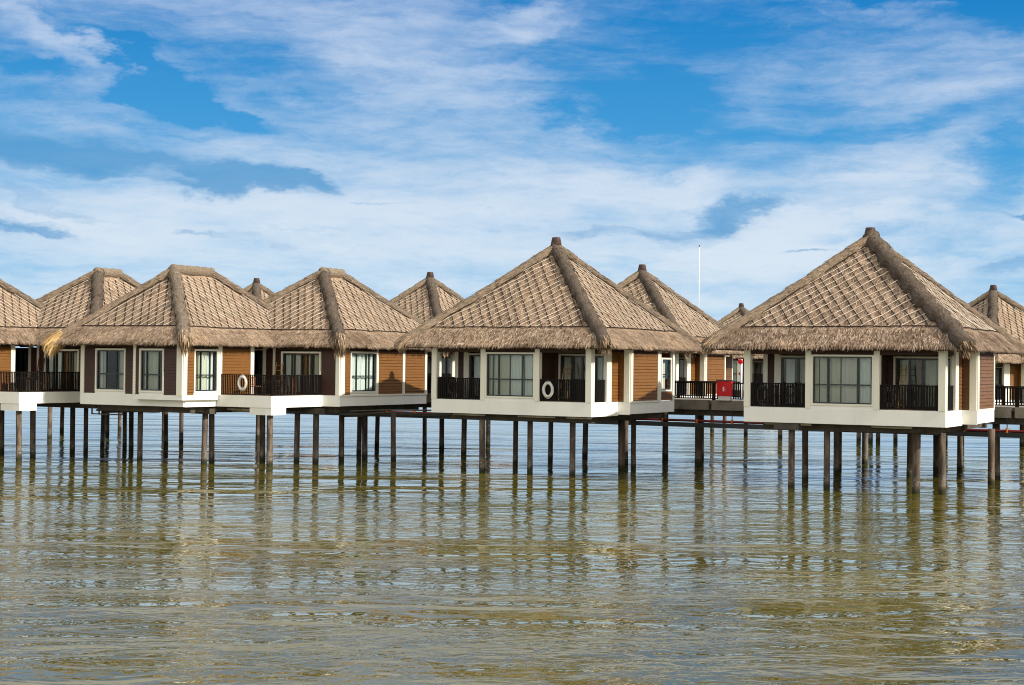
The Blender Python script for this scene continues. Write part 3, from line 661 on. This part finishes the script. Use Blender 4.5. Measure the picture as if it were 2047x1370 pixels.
    # balcony back wall
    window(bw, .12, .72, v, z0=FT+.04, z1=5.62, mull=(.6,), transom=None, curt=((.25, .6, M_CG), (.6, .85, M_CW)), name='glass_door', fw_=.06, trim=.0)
    post(bw, .78, 1.02, v, z1=Z1, o0=-.1, o1=.0); panel(bw, 1.02, 1.50, v, m=M_SDSH, z0=FT); post(bw, 1.50, 1.64, v, z1=Z1, o0=-.1); panel(bw, 1.64, 2.0, v, m=M_SDSH, z0=FT)
    window(bw, 2.12, 4.52, v, z0=FT+.04, z1=5.62, mull=(.24, .50, .76), transom=None, curt=((.03, .22, M_CW), (.27, .44, M_CW), (.5, .6, M_CB), (.62, .74, M_CG), (.80, .98, M_CG)), name='sliding_door', fw_=.07, trim=.09, sill=False)
    panel(bw, 4.66, 5.58, v, m=M_SDSH, z0=FT); post(bw, 5.58, bw.L, v, z1=Z1)
    # right side wall
    post(s2, 0, .36, v, z1=Z1, o0=-.12); panel(s2, .36, .86, v, z0=FT); panel(s2, 3.40, 5.65, v, z0=FT); post(s2, 5.65, 5.86, v, z1=Z1, o0=-.1); panel(s2, 5.86, 7.84, v, z0=FT); post(s2, 7.84, s2.L, v, z1=Z1, o0=-.1); post(s2, 3.30, 3.40, v, z1=Z1, o0=-.1, o1=.03)
    sp = MB(); s2.box(sp, .86, 3.30, -.12, .02, FT, 3.60); sp.build('window_apron', M_WH, v)
    window(s2, .96, 3.20, v, z0=3.68, mull=(.24, .74), curt=((0, .22, M_CW), (.26, .52, M_CW), (.54, .72, M_CW), (.76, 1, M_CW)), trim=.09)
    bx = MB(); s2.box(bx, .0, s2.L, .0, .06, FT-.06, FT+.03); bx.build('base_trim', M_CR, v)
    for s in (lf, bk, bk2, bk3): panel(s, 0.0, s.L-.26, v, m=M_SDM, z0=FT)
    fa = MB()
    for s, q0, q1 in ((f1, .25, 3.60), (f2, .12, 2.82), (s1, .26, 2.54), (s1, 2.8, 5.0), (bw, .1, .78), (bw, 1.64, 5.58), (s2, .36, 5.65), (s2, 5.86, 7.84)): s.box(fa, q0, q1, -.13, -.01, 5.80, ZE)
    fa.build('fascia', M_FA, v)
    ir = MB(); x0, y0 = tw(-56.8, 57.6); x1, y1 = tw(-50.2, 57.7); ir.box(x0, x1, y0, y1, FT, 5.88); x0, y0 = tw(-51.6, 63.2); x1, y1 = tw(-45.8, 63.3); ir.box(x0, x1, y0, y1, FT, 5.88); x0, y0 = tw(-47.9, 63.31); x1, y1 = tw(-47.8, 69.2); ir.box(x0, x1, y0, y1, FT, 5.88); ir.build('room_wall', M_INT, v)
    railing(d1, -.02, d1.L, v, z0=FT, off=-.08, bw=.045); railing(d2, .10, d2.L, v, z0=FT, off=-.08, bw=.045)
    hp = MB(); 
    # deep white haunch on the outer corner of the balcony
    x, y = tw(-46.5, 57.3); hp.box(x-1.35, x+.0, y-.0, y+1.15, AT-.36, AT-.005); hp.build('corner_haunch', M_WH, v)
    r1 = tuple(x-y for x, y in zip((-58.4, -49.40), (TO.x, TO.x))); 
    roof(v, (-58.4-TO.x, -49.40-TO.x, 54.3-TO.y, 66.0-TO.y), (-54.2-TO.x, 58.7-TO.y, 61.4-TO.y, 9.85), ze=6.08, cap=False, seed=seed, tuft=(2.1, 1.4, .3, .3), k1=(.8, .62), gold=(0,), hipmat=(M_HT, M_HG, M_HG, M_HG))
    roof(v, (-55.60-TO.x, -45.0-TO.x, 60.9-TO.y, 72.2-TO.y), (-50.0-TO.x, 66.0-TO.y, 67.5-TO.y, 10.05), ze=6.08, cap=False, seed=seed+1, tuft=(0, 1.7, .3, .3), k1=(.8, .62), hipmat=(M_HT, M_HD, M_HG, M_HG))
    sf = MB(); sf.box(-58.55-TO.x, -49.6-TO.x, 54.5-TO.y, 65.7-TO.y, ZE, ZE+.03); sf.box(-55.4-TO.x, -45.2-TO.x, 61.1-TO.y, 72.0-TO.y, ZE+.001, ZE+.028); sf.build('soffit', M_FA, v)
    beams(v, -56.5-TO.x, -50.2-TO.x, 55.8-TO.y, 63.5-TO.y, z1=AT-.01); beams(v, -51.0-TO.x, -45.7-TO.x, 61.9-TO.y, 69.0-TO.y, z1=AT-.013)
    for (pa, pb, z0_, z1_, rr_) in ((-45.9, 62.0, 2.50, 2.42, .07), (-45.6, 62.6, 2.66, 2.60, .05), (-46.3, 63.0, 2.38, 2.30, .09)):
        x_, y_ = tw(pa, pb); pp = MB(); pp.tube([Vector((x_, y_, z0_)), Vector((x_+.5, y_+3.2, z0_)), Vector((x_+1.3, y_+6.0, z1_)), Vector((x_+2.6, y_+9.0, z1_))], rr_*.8, 8); pp.build('drain_pipe', M_DPIPE, v, smooth=True)
    x_, y_ = tw(-56.9, 55.6); br = MB()
    for q in ((0, 2.2, 2.36, 2.42), (0, 2.2, AT-.06, AT-.01)): br.box(x_+q[0], x_+q[1], y_, y_+.06, q[2], q[3])
    for q in (.0, .5, 2.14): br.box(x_+q, x_+q+.06, y_+.003, y_+.057, 2.42, AT-.06)
    br.build('pipe_bracket', M_BE, v)
    ck = MB(); ck.tube([Vector((x-3.2, y+.5, AT-.13)), Vector((x-1.4, y+.5, AT-.14))], .06, 8); ck.tube([Vector((x-3.2, y+.9, AT-.2)), Vector((x-1.4, y+.9, AT-.21))], .08, 8); ck.build('drain_pipe', M_PIPE, v, smooth=True)
    return v
tA = twin('twin thatched bungalow left of centre, crossing roofs joined by a valley and balcony between', 21)
tB = copy_tree(tA); off = EW(-12.5, -4.54); tB.location = tA.location + off
tB['label'] = 'twin thatched bungalow cut off by the left edge of the photo'
add_piles(tA, TO.x, TO.y, [(-46.9, 57.7, .155), (-50.5, 57.05, .15, (.75, .5, .25, .25)), (-51.0, 58.1, .15), (-54.25, 56.4, .14, (.5, 1.1, .25, .25)), (-50.0, 60.9, .15), (-47.7, 60.9, .14), (-46.5, 60.9, .15, (.5, .35, .25, .25)), (-47.1, 63.9, .14), (-49.3, 68.6, .14), (-47.1, 66.0, .15), (-44.9, 65.5, .145)])
add_piles(tB, TO.x-12.5, TO.y-4.54, [(-65.1, 57.0, .15), (-59.4, 53.1, .155), (-60.7, 55.2, .14), (-62.3, 59.5, .145), (-62.0, 60.2, .13), (-65.2, 64.7, .13), (-62.5, 63.7, .13), (-61.5, 63.2, .13), (-62.5, 67.1, .13), (-64.0, 70.1, .13)])

# ------------------------------------------------------------------ rear rows
def rear(src, a, b, label, drz=0.0, dz=0.0, scl=1.0):
    c = copy_tree(src); c.location = EW(a, b, dz); c.rotation_euler = (0, 0, -TH+drz); c.scale = (scl,)*3; c['label'] = label
    return c
srcM = villa('overwater_bungalow', 'rear thatched bungalow between the two nearest ones, side wall above the pier walkway', -39.68, 85.4, seed=31, variant='M', dens=.7)
rear(srcM, -56.89, 87.34, 'rear thatched bungalow whose capped roof shows left of the middle bungalow', math.radians(-4))
rear(srcM, -73.93, 89.13, 'small far thatched roof with dark cap behind the twin bungalow roofs', math.radians(-4))
rear(srcM, -54.63, 141.27, 'tiny farthest thatched roof with cap beside the nearest bungalow')
rear(srcM, -21.8, 102.8, 'rear thatched bungalow at the right edge behind the nearest one', math.radians(-33), scl=.94)
for p in [(-45.0, 110.3), (-43.6, 109.4), (-40.8, 106.6), (-36.3, 100.9), (-37.1, 103.9), (-31.3, 101.0), (-30.3, 103.6), (-30.1, 104.7), (-29.0, 103.1), (-25.2, 98.3), (-24.2, 95.5), (-20.2, 93.4)]:
    pass

# ------------------------------------------------------------------ pier walkway
wk = thing('pier_walkway', 'long concrete pier walkway with dark railing behind the front bungalows', 'walkway', EW(-40, 74.5), -TH)
dk = MB(); dk.box(-75, 62, -2.6, 3.0, 3.25, 3.42); dk.build('deck', M_CO, wk)
x = -75.0; kb = MB()
while x < 62:
    kb.box(x, x+2.35, -2.78, -2.6, 2.93, 3.44); x += 2.52
kb.build('kerb_beam', M_CO, wk)
rs = Seg((-75, -2.66), (62, -2.66)); rs2 = Seg((62, 2.95), (-75, 2.95))
def rail_big(seg, nm='railing'):
    mb = MB(); t = 0.0
    seg.box(mb, 0, seg.L, -.05, .05, 4.30, 4.36); seg.box(mb, 0, seg.L, -.03, .03, 3.50, 3.55)
    while t < seg.L-.1:
        big = abs((t/2.52) % 1) < .05
        seg.box(mb, t, t+(.16 if big else .05), -.06 if big else -.02, .06 if big else .02, 3.16 if big else 3.55, 4.30); t += .126*1.0
    return mb.build(nm, M_RL, wk)
rail_big(rs); rail_big(rs2)
gd = MB()
for y in (-2.3, .2, 2.6): gd.box(-75, 62, y-.2, y+.2, 2.62, 3.24)
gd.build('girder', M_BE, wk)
for z, y, m in ((2.33, -2.72, M_RED), (2.72, -.9, M_RED)):
    pp = MB(); pp.tube([Vector((q, y, z+.02*math.sin(q*.21))) for q in range(-75, 63, 3)], .065, 8); pp.build('red_pipe', m, wk, smooth=True)
tr = MB(); tr.box(-75, 62, -2.95, -2.35, 2.02, 2.24); tr.build('cable_tray', M_AL, wk)
q = -35.0; cl0 = MB(); cl0.tube([Vector((0, -2.72, 2.24)), Vector((0, -2.72, 2.44))], .075, 8); cl0 = cl0.build('pipe_clamp', M_ORG, wk)
cl0.location.x = q
while q < 45:
    q += 1.95; c = cl0.copy(); sc.collection.objects.link(c); c.location.x = q
hg = MB(); q = -74.0
while q < 62: hg.box(q-.02, q+.02, -2.75, -2.71, 2.4, 3.0); q += 1.95
hg.build('pipe_hanger', M_AL, wk)
for a, b, r_ in [(-74.3, 69.0, .14), (-80.8, 76.2, .14), (-74.9, 74.7, .14), (-73.6, 78.8, .14), (-79.6, 80.6, .13), (-64.4, 78.0, .13), (-52.9, 75.5, .14), (-50.7, 77.4, .14), (-47.9, 75.0, .14), (-44.4, 71.9, .15), (-47.7, 80.1, .14), (-38.1, 74.7, .15), (-33.8, 76.0, .16), (-30.4, 72.6, .17), (-32.2, 77.3, .15), (-23.4, 74.4, .15), (-23.5, 79.2, .15), (-18.8, 75.8, .17), (-18.1, 77.8, .15), (-15.2, 72.5, .16)]:
    pile(wk, a+40, b-74.5, r_, top=2.7)
wk2 = thing('pier_walkway', 'far pier walkway on piles seen under the rear bungalows', 'walkway', EW(-38, 105), -TH)
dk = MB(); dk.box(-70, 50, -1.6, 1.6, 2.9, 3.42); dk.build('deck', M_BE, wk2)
for a, b in [(-45.0, 110.3), (-43.6, 109.4), (-40.8, 106.6), (-36.3, 104.2), (-37.1, 103.9), (-31.3, 104), (-30.3, 103.6), (-30.1, 104.7), (-29.0, 105.1), (-25.2, 103.9), (-24.2, 104.5), (-20.2, 104.4)]:
    pile(wk2, a+38, b-105, .15, top=2.9)

# ------------------------------------------------------------------ loose things
def life_ring(a, b, z, nx, label, R_=.275, r_=.066, m=None):
    """ring hanging flat against a railing; nx = grid direction it faces ('f' front, 'r' right)"""
    o = thing('life_ring', label, 'life ring', EW(a, b, z), -TH + (0 if nx == 'f' else math.pi/2), 'life rings on the balcony railings')
    mb = MB(); n = 36
    mb.tube([Vector((R_*.82*math.cos(2*math.pi*i/n), 0, R_*1.12*math.sin(2*math.pi*i/n))) for i in range(n+1)], r_, 10, caps=False); mb.build('ring', m or M_RING, o, smooth=True)
    rp = MB(); q = R_+r_+.01
    rp.tube([Vector((q*.84*math.cos(2*math.pi*i/n)*(1+.03*math.cos(8*math.pi*i/n)), -.01, q*1.12*math.sin(2*math.pi*i/n)*(1+.03*math.cos(8*math.pi*i/n)))) for i in range(n+1)], .014, 5, caps=False); rp.build('rope', M_ROPE, o)
    return o
def at(c, x, y): return (c[0]+x, c[1]+y)
life_ring(*at(M_C, -2.95, -4.86), F+.55, 'f', 'life ring greyed for shade behind the left balcony railing of the middle bungalow', m=M_RINGSH)
life_ring(*at(M_C, 2.42, -5.15), F+.55, 'f', 'white life ring at the right balcony of the middle bungalow, beside a ladder')
life_ring(*at(A_C, -3.25, -4.86), F+.52, 'f', 'life ring greyed for shade behind the left balcony railing of the nearest bungalow', m=M_RINGSH)
life_ring(*at(A_C, 2.25, -4.86), F+.52, 'f', 'life ring greyed for shade at the right balcony of the nearest bungalow, beside bamboo poles', m=M_RINGSH)
life_ring(-48.25, 57.20, FT+.62, 'f', 'bright white life ring hung outside the twin bungalow balcony railing')
def ladder(a, b, z, w, h, lean, m, label, rungs=6):
    o = thing('ladder', label, 'ladder', EW(a, b, z), -TH, 'ladders leaning on the balconies')
    for sx in (-1, 1):
        mb = MB(); mb.tube([Vector((sx*w/2, 0, 0)), Vector((sx*w/2*.9, lean*.5, h*.5)), Vector((sx*w/2*.82, lean, h))], .03, 7); mb.build('stile', m, o, smooth=True)
    for i in range(rungs):
        f = (i+.7)/rungs*.95; mb = MB(); mb.tube([Vector((-w/2*(1-.18*f), lean*f, h*f)), Vector((w/2*(1-.18*f), lean*f, h*f))], .02, 6); mb.build('rung', m, o, smooth=True)
    return o
ladder(*at(M_C, 2.85, -4.55), F, .42, 1.72, .55, M_BAM, 'bamboo ladder leaning on the right balcony wall of the middle bungalow')
ladder(*at(A_C, 2.65, -4.50), F, .26, 1.85, .5, M_BAM, 'narrow bamboo ladder leaning on the right balcony wall of the nearest bungalow', 7)
ladder(-49.2, 61.0, FT, .52, 1.65, .28, M_BAM, 'pale bamboo ladder on the twin bungalow balcony behind the chairs')
ladder(-61.7, 56.4, FT, .50, 1.75, .28, M_CHD, 'dark wooden ladder on the leftmost balcony of the photo')
def chair(a, b, z, rot, m, label, grp):
    o = thing('chair', label, 'chair', EW(a, b, z), -TH+rot, grp)
    st = MB(); st.box(-.23, .23, -.23, .23, .42, .46); st.build('seat', m, o)
    for x in (-.2, .2):
        for y in (-.2, .2):
            l = MB(); l.box(x-.022, x+.022, y-.022, y+.022, 0, .419); l.build('leg', m, o)
    bk = MB(); bk.box(-.23, -.19, .19, .23, .461, .92); bk.box(.19, .23, .19, .23, .461, .92); bk.box(-.189, .189, .195, .225, .84, .92); bk.box(-.189, .189, .195, .225, .50, .55)
    for i in range(4): bk.box(-.15+i*.09, -.12+i*.09, .20, .22, .551, .839)
    bk.build('backrest', m, o); return o
def table(a, b, z, m, label, grp, w=.42):
    o = thing('table', label, 'table', EW(a, b, z), -TH, grp)
    t = MB(); t.box(-w, w, -w, w, .68, .72); t.box(-w+.06, w-.06, -w+.06, w-.06, .60, .68); t.build('tabletop', m, o)
    for x in (-w+.05, w-.05):
        for y in (-w+.05, w-.05): l = MB(); l.box(x-.025, x+.025, y-.025, y+.025, 0, .60); l.build('leg', m, o)
    return o
g1 = 'balcony chairs'; g2 = 'balcony tables'
chair(-48.55, 58.6, FT, math.radians(100), M_CH, 'sunlit orange teak chair left of the table on the twin bungalow balcony', g1)
chair(-47.0, 59.4, FT, math.radians(-80), M_CH, 'teak chair right of the table on the twin bungalow balcony', g1)
table(-47.75, 59.1, FT, M_CHD, 'dark slatted table between teak chairs on the twin bungalow balcony', g2)
chair(-61.25, 53.9, FT, math.radians(120), M_CH, 'orange teak chair at the left end of the leftmost balcony', g1)
chair(-59.6, 54.9, FT, math.radians(-60), M_CH, 'orange slatted teak chair at the right of the table on the leftmost balcony', g1)
table(-60.4, 54.5, FT, M_CHD, 'dark table between orange chairs on the leftmost balcony', g2)
chair(*at(A_C, -2.9, -4.1), F, math.radians(60), M_CHD, 'dark chair nearer the life ring on the left balcony of the nearest bungalow', g1)
chair(*at(A_C, -2.1, -4.2), F, math.radians(180), M_CHD, 'dark chair with its back to the railing on the left balcony of the nearest bungalow', g1)
# cabinet, mast and alarm post on the walkway
cx = thing('fire_hose_cabinet', 'red fire hose cabinet with white marks on the pier walkway railing', 'cabinet', EW(-28.55, 71.70, 3.44), -TH); cx.scale = (.90, 1, 1.02)
c_ = MB(); c_.box(-.47, .40, -.13, .11, .22, .98); c_.build('body', M_CABR, cx)
c_ = MB(); c_.box(-.52, .45, -.16, .12, .981, 1.03); c_.build('lid', M_GREY, cx)
c_ = MB(); c_.box(-.40, .34, -.10, .10, .0, .219); c_.build('plinth', M_WHP, cx)
c_ = MB()
for q, (x, z, w, h) in enumerate(((-.06, .66, .035, .03), (-.06, .585, .06, .03), (-.06, .50, .055, .035), (.05, .56, .015, .02))): c_.box(x-w, x+w, -.136, -.1305, z-h, z+h)
c_.build('white_emblem', M_WHP, cx)
al = thing('alarm_post', 'white post with red alarm bell and red call point on the pier walkway', 'post', EW(-28.35, 73.4, 3.42), -TH)
p_ = MB(); p_.tube([Vector((0, 0, 0)), Vector((0, 0, 2.15))], .055, 10); p_.build('pole', M_WHP, al, smooth=True)
p_ = MB(); p_.tube([Vector((-.04, -.12, 2.02)), Vector((-.04, -.05, 2.02)), Vector((-.04, .06, 2.02))], [.12, .14, .10], 16); p_.build('bell', M_CABR, al)
p_ = MB(); p_.box(-.13, -.06, -.06, .06, 1.32, 1.46); p_.build('call_point', M_CABR, al)
mst = thing('antenna_mast', 'thin white antenna mast rising behind the rear bungalow roof', 'mast', (13.79, 110, 0), 0)
p_ = MB(); p_.tube([Vector((0, 0, z)) for z in (-1, 4, 9, 14.0)], [.065, .05, .034, .026], 8); p_.build('pole', mat('mast_grey', (.72, .73, .75), .5), mst, smooth=True)
p_ = MB(); p_.tube([Vector((0, 0, 14.0)), Vector((0, 0, 14.08)), Vector((0, 0, 14.2))], [.04, .04, .01], 8); p_.build('tip', M_GREY, mst)

# ------------------------------------------------------------------ water
wm = MB(); wm.quad((-6000, -200, 0), (6000, -200, 0), (6000, 12000, 0), (-6000, 12000, 0))
wo = wm.build('water', M_WA); wo['kind'] = 'structure'
